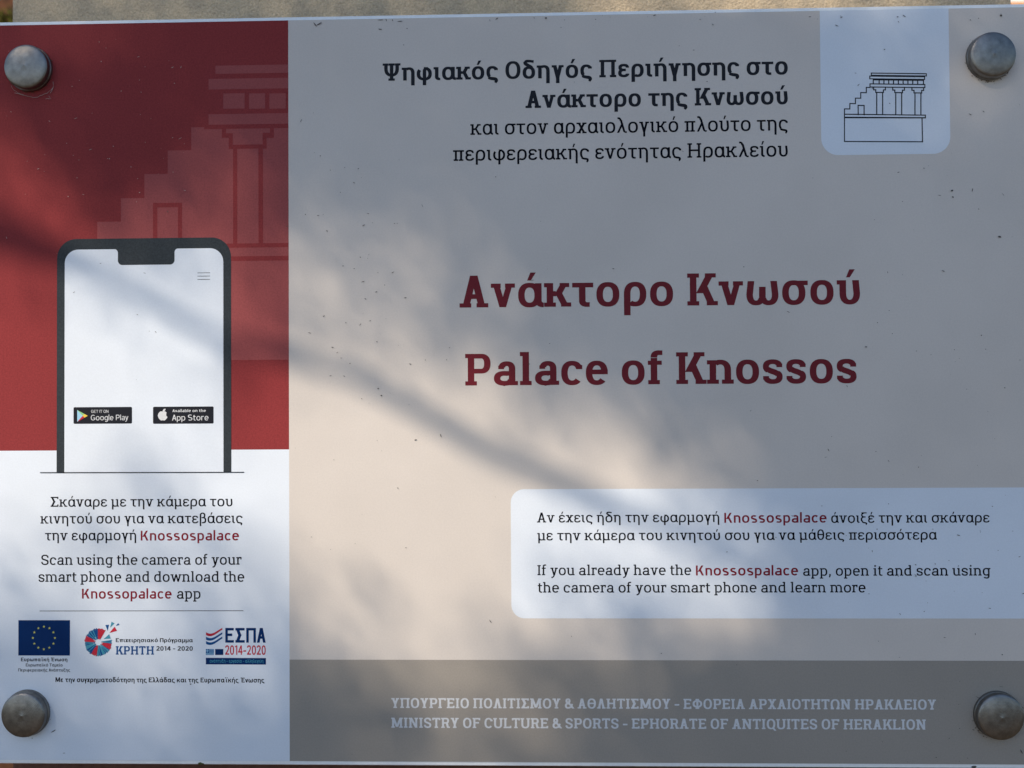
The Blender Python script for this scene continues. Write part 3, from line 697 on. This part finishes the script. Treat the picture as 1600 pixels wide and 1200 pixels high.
# ------------------------------------------------------------------ the bolts
def bolt_metal():
    m = mat('bolt_metal', (0.225, 0.212, 0.195), 0.42, 1.0, 0.5, 0.22, 260, 0.12, 900, col2=(0.19, 0.185, 0.175), c2scale=90, detail=5)
    t = m.node_tree; b = t.nodes['Principled BSDF']
    tc = t.nodes.new('ShaderNodeTexCoord'); wv = t.nodes.new('ShaderNodeTexWave')
    wv.wave_type = 'RINGS'; wv.rings_direction = 'Y'; wv.inputs['Scale'].default_value = 420; wv.inputs['Distortion'].default_value = 0.5; wv.inputs['Detail'].default_value = 2
    t.links.new(tc.outputs['Object'], wv.inputs['Vector'])
    bp = t.nodes.new('ShaderNodeBump'); bp.inputs['Strength'].default_value = 0.07; bp.inputs['Distance'].default_value = 0.0006
    t.links.new(wv.outputs['Fac'], bp.inputs['Height'])
    old = b.inputs['Normal'].links[0].from_socket
    t.links.new(old, bp.inputs['Normal']); t.links.new(bp.outputs[0], b.inputs['Normal'])
    return m
M_bolt = bolt_metal()
def lathe(prof, n=72):
    """profile of (radius, y) turned about the axis that points out of the sign"""
    bm = bmesh.new(); rings = []
    for r_, y in prof:
        rings.append([bm.verts.new((r_ * math.cos(2 * math.pi * i / n), y, r_ * math.sin(2 * math.pi * i / n))) for i in range(n)] if r_ > 1e-6 else [bm.verts.new((0, y, 0))])
    for a, b in zip(rings, rings[1:]):
        for i in range(n):
            j = (i + 1) % n
            if len(a) == 1: bm.faces.new((a[0], b[j], b[i]))
            elif len(b) == 1: bm.faces.new((a[i], a[j], b[0]))
            else: bm.faces.new((a[i], a[j], b[j], b[i]))
    bmesh.ops.recalc_face_normals(bm, faces=bm.faces[:])
    return bm
RB = 0.01255
def cap_prof():
    p = [(0, -0.00715), (0.0004, -0.0071), (0.0009, -0.00693), (0.0024, -0.00695), (0.0028, -0.0069)]
    for i in range(1, 10):
        r_ = 0.0028 + (RB - 0.0007 - 0.0028) * i / 9
        p.append((r_, -0.0069 + 0.0013 * ((r_ - 0.0028) / (RB - 0.0035)) ** 2))
    p += [(RB - 0.0002, -0.0052), (RB, -0.0047), (RB, -0.0016)]
    return p
first = None
for i, (x, y, lab) in enumerate(((47.5, 108.5, 'domed grey metal bolt on the crimson corner of the sign, top of the left edge'),
                            (1545.5, 90, 'domed grey metal bolt on beige beside the white emblem tab'),
                            (43.5, 1113, 'dark metal bolt on the white corner under the flag emblem'),
                            (1557.5, 1116, 'dark metal bolt on the taupe footer band at its far end from the flag'))):
    X, Z = pt(x, y)
    t = tag(empty('sign_bolt', (X, FACE - 9 * LAYER, Z)), lab, 'bolt', 'bolts holding the corners of the sign')
    if first is None:
        me1 = bpy.data.meshes.new('cap'); bm = lathe(cap_prof()); bm.to_mesh(me1); bm.free()
        me2 = bpy.data.meshes.new('washer'); bm = lathe([(RB - 0.0004, -0.0017), (RB + 0.0002, -0.0017), (RB + 0.0005, -0.0013), (RB + 0.0005, 0.0005)]); bm.to_mesh(me2); bm.free()
        me3 = bpy.data.meshes.new('shank'); bm = lathe([(0.004, 0.001), (0.004, 0.03)], 24); bm.to_mesh(me3); bm.free()
        first = []
        for n, me in (('cap', me1), ('washer', me2), ('shank', me3)):
            me.materials.append(M_bolt)
            for p in me.polygons: p.use_smooth = True
            me.set_sharp_from_angle(angle=R(40))
            o = bpy.data.objects.new(n, me); C.objects.link(o); o.parent = t; first.append(o)
    else:
        for o in first:
            c = o.copy(); C.objects.link(c); c.parent = t

# pale cobweb caught under the first bolt
M_web = mat('web_silk', (0.34, 0.24, 0.22), 0.9, 0, 0.1)
bm = bmesh.new(); rw = random.Random(9)
for pts in (((19, 135), (24, 146), (38, 149)), ((24, 146), (40, 150), (52, 153)), ((52, 154), (64, 152), (74, 146)), ((62, 151), (76, 147), (84, 138)), ((84, 128), (86, 138), (80, 146)), ((73, 155), (77, 154.6), (81, 155))):
    P = []
    for i in range(7):
        t = i / 6; P.append(tuple(pts[0][k] * (1 - t) ** 2 + 2 * pts[1][k] * t * (1 - t) + pts[2][k] * t * t + rw.uniform(-.5, .5) for k in (0, 1)))
    ring0 = None
    for x, y in P:
        a, b = pt(x, y); r_ = rw.uniform(.00008, .00017)
        ring = [bm.verts.new((a + r_ * math.cos(q * 1.2566), FACE - .0009 - r_ * math.sin(q * 1.2566) * .5, b + r_ * math.sin(q * 1.2566))) for q in range(5)]
        if ring0:
            for q in range(5): bm.faces.new((ring0[q], ring0[(q + 1) % 5], ring[(q + 1) % 5], ring[q]))
        ring0 = ring
tag(from_bm('cobweb', bm, M_web), 'pale cobweb strands under the bolt on the crimson corner', 'cobweb')

# ------------------------------------------------------------------ pillar behind the sign
M_stone = mat('pillar_render', (0.58, 0.455, 0.305), 0.9, 0, 0.2, 0.16, 900, 1.0, 620, col2=(0.46, 0.37, 0.26), c2scale=110, detail=6)
M_base = mat('pillar_base_brown', (0.13, 0.062, 0.045), 0.9, 0, 0.2, 0.2, 200, 0.6, 200)  # dark brown up to just behind the sign's lower edge
YP = 0.022
def edge(x, y):
    d = CAM_ROT @ Vector(((x - 800) / FPX, -(y - 600) / FPX, -1)); p = CAM_LOC + d * ((DIST + YP) / d.y); return p
pxl, pxr = edge(17, 15).x, edge(1582, 4).x
pillar = tag(empty('stone_pillar', (0, YP, 0)), 'broad beige rendered pillar standing behind the sign, with a brown base', 'pillar')
zb_ = edge(800, 1185).z
def slabbox(name, l, r, y0, y1, b, t, bev, m, parent, cuts=0):
    bm = bmesh.new()
    q = bmesh.ops.create_cube(bm, size=1)['verts']
    for v in q: v.co = Vector((l if v.co.x < 0 else r, y0 if v.co.y < 0 else y1, b if v.co.z < 0 else t))
    bmesh.ops.bevel(bm, geom=bm.edges[:], offset=bev, segments=3, affect='EDGES', profile=0.5)
    return from_bm(name, bm, m, parent)
slabbox('shaft', pxl, pxr, YP, YP + 0.30, zb_ + 0.002, 2.05, 0.003, M_stone, pillar)
slabbox('base', pxl + 0.001, pxr - 0.001, YP + 0.002, YP + 0.298, -0.3, zb_, 0.002, M_base, pillar)

# ------------------------------------------------------------------ surroundings
M_soil = mat('dry_soil', (0.13, 0.088, 0.06), 0.95, 0, 0.1, 0.3, 9, 0.8, 30, col2=(0.10, 0.085, 0.05), c2scale=1.5)
bm = bmesh.new(); rg = random.Random(7)
N = 60
grid = []
for i in range(N + 1):
    row = []
    for j in range(N + 1):
        u, v = (i / N - .5) * 2, (j / N - .5) * 2
        x, y = math.copysign(abs(u) ** 2.2, u) * 400, math.copysign(abs(v) ** 2.2, v) * 400
        row.append(bm.verts.new((x, y, rg.uniform(-.03, .02) if abs(x) + abs(y) > 1 else -.01)))
    grid.append(row)
for i in range(N):
    for j in range(N): bm.faces.new((grid[i][j], grid[i + 1][j], grid[i + 1][j + 1], grid[i][j + 1]))
tag(from_bm('ground', bm, M_soil, None, True), 'dry brown earth round the pillar', 'ground', kind='structure')

# grassy bank that shows past the pillar
M_bank = mat('bank_earth', (0.085, 0.036, 0.018), 0.95, 0, 0.1, 0.3, 12, 0.8, 30, col2=(0.035, 0.02, 0.012), c2scale=14)
bm = bmesh.new(); grid = []
def bank_z(x, y): return 3.9 * min(1, max(0, (y - 2.6) / 2.6)) ** .85 * (0.5 - 0.5 * math.tanh((x + 0.9) * 2.4)) - .05
for i in range(41):
    grid.append([])
    for j in range(41):
        x, y = -8 + 9 * i / 40, 2.2 + 5 * j / 40
        grid[-1].append(bm.verts.new((x, y, bank_z(x, y) + rg.uniform(-.04, .04))))
for i in range(40):
    for j in range(40): bm.faces.new((grid[i][j], grid[i + 1][j], grid[i + 1][j + 1], grid[i][j + 1]))
tag(from_bm('hillside', bm, M_bank, None, True), 'red brown earth bank behind the pillar', 'hillside', kind='structure')
M_grass = mat('grass_blades', (0.075, 0.085, 0.006), 0.8, 0, 0.2, 0.3, 5)
def h_over(x, y): return .012 * math.sin(x * 9) + .012 * math.sin(x * 31 + y * 17)
bm = bmesh.new()
for i in range(26000):
    x, y = (rg.uniform(-3.5, -2.2), rg.uniform(4.1, 4.9)) if i % 2 else (rg.uniform(-5.5, -1.2), rg.uniform(2.6, 4.9))
    zz = bank_z(x, y)
    if zz > CAM_LOC.z + 0.386 * (y - CAM_LOC.y) - h_over(x, y): continue
    a = rg.uniform(0, 6.28); h = rg.uniform(.03, .08); wd = .005; lean = Vector((rg.gauss(0, .05), rg.gauss(0, .05), 0))
    b0 = Vector((x, y, zz - .03)); t = Vector((math.cos(a), math.sin(a), 0)) * wd
    v = [bm.verts.new(q) for q in (b0 - t, b0 + t, b0 + t * .6 + lean * .5 + Vector((0, 0, h * .6)), b0 + lean + Vector((0, 0, h)))]
    bm.faces.new(v)
tag(from_bm('grass', bm, M_grass), 'yellow green grass on the lower bank', 'grass', kind='stuff')

# low ochre house that shows past the other side of the pillar
M_ochre = mat('ochre_render', (0.62, 0.30, 0.13), 0.9, 0, 0.2, 0.1, 6, 0.4, 30)
M_sky_white = mat('sky_white', (0.80, 0.79, 0.76), 0.9, 0, 0.2, 0.05, 6, 0.3, 30)  # white that stands in for the bright sky above the ochre
M_tile = mat('roof_tiles', (0.42, 0.15, 0.07), 0.85, 0, 0.2, 0.2, 8)
M_glassd = mat('window_glass', (0.03, 0.035, 0.04), 0.1)
M_frame = mat('window_frame_paint', (0.55, 0.5, 0.42), 0.6)
hx, hy = 3.4, 7.0
house = tag(empty('ochre_house', (hx + 2.6, hy + 2, 0)), 'ochre house in full sun beyond the pillar, white upper part added for bright sky', 'house')
zmid_h = CAM_LOC.z + (hy - CAM_LOC.y) * 0.3745; ztop_h = zmid_h + 1.2
slabbox('sky_white_wall', hx - .6, hx + 5.6, hy, hy + 4, zmid_h, ztop_h, 0.01, M_sky_white, house)  # added upper storey, placed where only bright sky shows
slabbox('lower_wall', hx - .62, hx + 5.62, hy - .02, hy + 4.02, -0.1, zmid_h, 0.01, M_ochre, house)
slabbox('roof_slab', hx - .55, hx + 5.55, hy + .05, hy + 3.95, ztop_h - .001, ztop_h + .03, 0.01, M_tile, house)
wn = slabbox('window', hx + 1.6, hx + 2.7, hy - .04, hy + .0, 1.0, 2.2, 0.01, M_frame, house)
slabbox('pane', hx + 1.68, hx + 2.62, hy - .05, hy - .03, 1.08, 2.12, 0.004, M_glassd, wn)

# ------------------------------------------------------------------ the tree that throws the dappled shade
SX = [50 + 100 * i for i in range(16)]
SHADE = [  # share of sunlight reaching the face, rows every 100 down the sign from y=50
 [.12, .16, .03, .00, .00, .00, .00, .00, .00, .00, .00, .02, .05, .10, .10, .10],
 [.03, .01, .00, .00, .02, .00, .00, .00, .00, .00, .00, .00, .00, .05, .10, .10],
 [.35, .06, .02, .18, .08, .03, .00, .00, .00, .02, .00, .00, .00, .00, .03, .05],
 [.55, .28, .35, .42, .16, .08, .14, .04, .00, .00, .00, .00, .00, .00, .00, .02],
 [.80, .80, .70, .78, .22, .45, .38, .10, .02, .00, .00, .00, .00, .00, .00, .00],
 [.95, .95, .85, .80, .45, .50, .45, .22, .08, .03, .00, .00, .00, .00, .00, .00],
 [1.0, .98, .85, .85, 1.0, 1.0, .90, .78, .55, .42, .15, .00, .00, .00, .00, .00],
 [.95, .85, .60, .80, 1.0, 1.0, 1.0, .95, .85, .78, .52, .14, .00, .00, .00, .00],
 [.85, .65, .50, .45, .92, 1.0, 1.0, .95, .88, .82, .65, .35, .08, .00, .00, .00],
 [.30, .45, .65, .48, .26, .68, .95, .90, .70, .50, .50, .35, .08, .00, .00, .00],
 [.12, .26, .52, .26, .05, .22, .65, .75, .50, .20, .12, .04, .00, .00, .00, .00],
 [.06, .05, .14, .02, .01, .06, .28, .34, .28, .08, .03, .00, .00, .00, .00, .00]]
def share(x, y):
    if y < -15: return .5 if 880 < x < 1420 else .12
    u = min(14.999, max(0, (x - 50) / 100)); v = min(10.999, max(0, (y - 50) / 100)); i, j = int(u), int(v); a, b = u - i, v - j
    q = SHADE
    t = (q[j][i] * (1 - a) + q[j][i + 1] * a) * (1 - b) + (q[j + 1][i] * (1 - a) + q[j + 1][i + 1] * a) * b
    return 1 if t > .88 else t
def beam(x, y, d):
    a, b = pt(x, y); return Vector((a, 0, b)) + S * d
M_bark = mat('tree_bark', (0.13, 0.10, 0.075), 0.95, 0, 0.1, 0.3, 30, 1.0, 60)
M_leaf = mat('tree_leaves', (0.055, 0.085, 0.028), 0.6, 0, 0.3, 0.3, 4)
tree = tag(empty('shade_tree', (-3.1, -2.6, 0)), 'leafy tree in front of the sign whose crown dapples it with shade', 'tree')
def tube(bm, pts, r0, r1, n=10):
    rings = []
    for i, p in enumerate(pts):
        p = Vector(p); t = (Vector(pts[min(i + 1, len(pts) - 1)]) - Vector(pts[max(i - 1, 0)])).normalized()
        a = t.orthogonal().normalized(); b = t.cross(a); r_ = r0 + (r1 - r0) * i / (len(pts) - 1)
        rings.append([bm.verts.new(p + (a * math.cos(6.2832 * j / n) + b * math.sin(6.2832 * j / n)) * r_) for j in range(n)])
    for A, B in zip(rings, rings[1:]):
        # match nearest start so the tube does not twist
        o = min(range(n), key=lambda q: (B[q].co - A[0].co).length)
        for j in range(n): bm.faces.new((A[j], A[(j + 1) % n], B[(o + j + 1) % n], B[(o + j) % n]))
bm = bmesh.new()
tube(bm, [(-3.1, -2.6, -.1), (-3.05, -2.62, .8), (-3.1, -2.7, 1.7), (-3.0, -2.8, 2.6), (-2.8, -2.9, 3.5), (-2.6, -3.0, 4.4)], .17, .05, 14)
from_bm('trunk', bm, M_bark, tree, True)
TW = [(-260, 255), (-120, 305), (0, 365), (90, 395), (200, 452), (300, 512), (380, 543), (460, 560), (560, 592), (650, 640), (750, 700), (850, 742), (950, 790), (1050, 835), (1180, 900), (1300, 950)]
DT = 1.9
bm = bmesh.new()
tw = [beam(x, y, DT) for x, y in TW]
tube(bm, [(-3.02, -2.75, 2.45), (-2.4, -2.2, 2.75), tuple(tw[0] + Vector((-.15, -.06, .1)))] + [tuple(p) for p in tw[:5]], .03, .0036, 8)
from_bm('twig', bm, M_bark, tree, True)
bm = bmesh.new(); tube(bm, [tuple(p) for p in tw[4:9]], .0036, .0042, 8)
tube(bm, [tuple(p) for p in tw[8:13]], .0048, .0058, 8); tube(bm, [tuple(p) for p in tw[12:]], .005, .002, 8)
from_bm('twig', bm, M_bark, tree, True)
bm = bmesh.new()
for p in ([(-3.05, -2.75, 2.3), (-2.6, -2.7, 3.0), (-2.0, -2.75, 3.3), (-1.5, -2.9, 3.4)], [(-2.9, -2.85, 3.0), (-3.4, -3.1, 3.6), (-4.0, -3.2, 4.0)], [(-2.7, -2.95, 3.8), (-3.0, -3.5, 4.3), (-3.3, -3.9, 4.6)], [(-3.05, -2.75, 2.6), (-3.3, -2.2, 3.3), (-3.5, -1.7, 3.8)]):
    tube(bm, p, .05, .01, 8)
from_bm('limb', bm, M_bark, tree, True)
rg = random.Random(11)
bm = bmesh.new()
def leaf_at(p, L, W, tilt):
    n = (S + Vector((rg.gauss(0, tilt), rg.gauss(0, tilt), rg.gauss(0, tilt)))).normalized(); a = n.orthogonal().normalized(); b = n.cross(a); t = rg.uniform(0, 6.283)
    u, v = a * math.cos(t) + b * math.sin(t), b * math.cos(t) - a * math.sin(t)
    bm.faces.new([bm.verts.new(q) for q in (p - u * L / 2, p + v * W / 2 + n * W * .12 - u * L * .05, p + u * L / 2, p - v * W / 2 + n * W * .12 - u * L * .05)])
LL, LW = .0145, .008
eff = LL * LW * .5 * .82
xa, xb, ya, yb = -140, 1760, -140, 1330
area = (xb - xa) * (yb - ya) * (0.36e-3) ** 2 * abs(S.y)      # cross-section of the beam that reaches the sign
# seen along the sun the sign is foreshortened, so the number of leaves follows the foreshortened area
TMAX = 4.2
n_try = int(area * TMAX / eff)
step = math.sqrt((xb - xa) * (yb - ya) / n_try); nx, ny = int((xb - xa) / step), int((yb - ya) / step)
for i in range(nx * ny):
    x, y = xa + step * (i % nx + rg.random()), ya + step * (i // nx + rg.random())
    tau = -math.log(max(share(x, y), math.exp(-TMAX)))
    if rg.random() * TMAX < tau: leaf_at(beam(x, y, rg.uniform(2.4, 3.8)), LL * rg.uniform(.8, 1.2), LW * rg.uniform(.8, 1.2), .35)
cnt = 0
while cnt < 5000:                                  # the rest of the crown, clear of the light that reaches the sign
    c = rg.choice(((-2.0, -2.9, 3.7), (-3.4, -3.0, 3.9), (-2.4, -3.3, 4.4), (-3.4, -2.0, 3.8), (-2.8, -2.6, 3.3)))
    p = Vector((rg.gauss(c[0], .45), rg.gauss(c[1], .45), rg.gauss(c[2], .35)))
    q = p - S * (p.y / S.y)
    if pt(-260, 600)[0] < q.x < pt(1900, 600)[0] and pt(800, 1500)[1] < q.z < pt(800, -260)[1]: continue
    leaf_at(p, rg.uniform(.04, .07), rg.uniform(.02, .035), .8); cnt += 1
from_bm('crown', bm, M_leaf, tree)
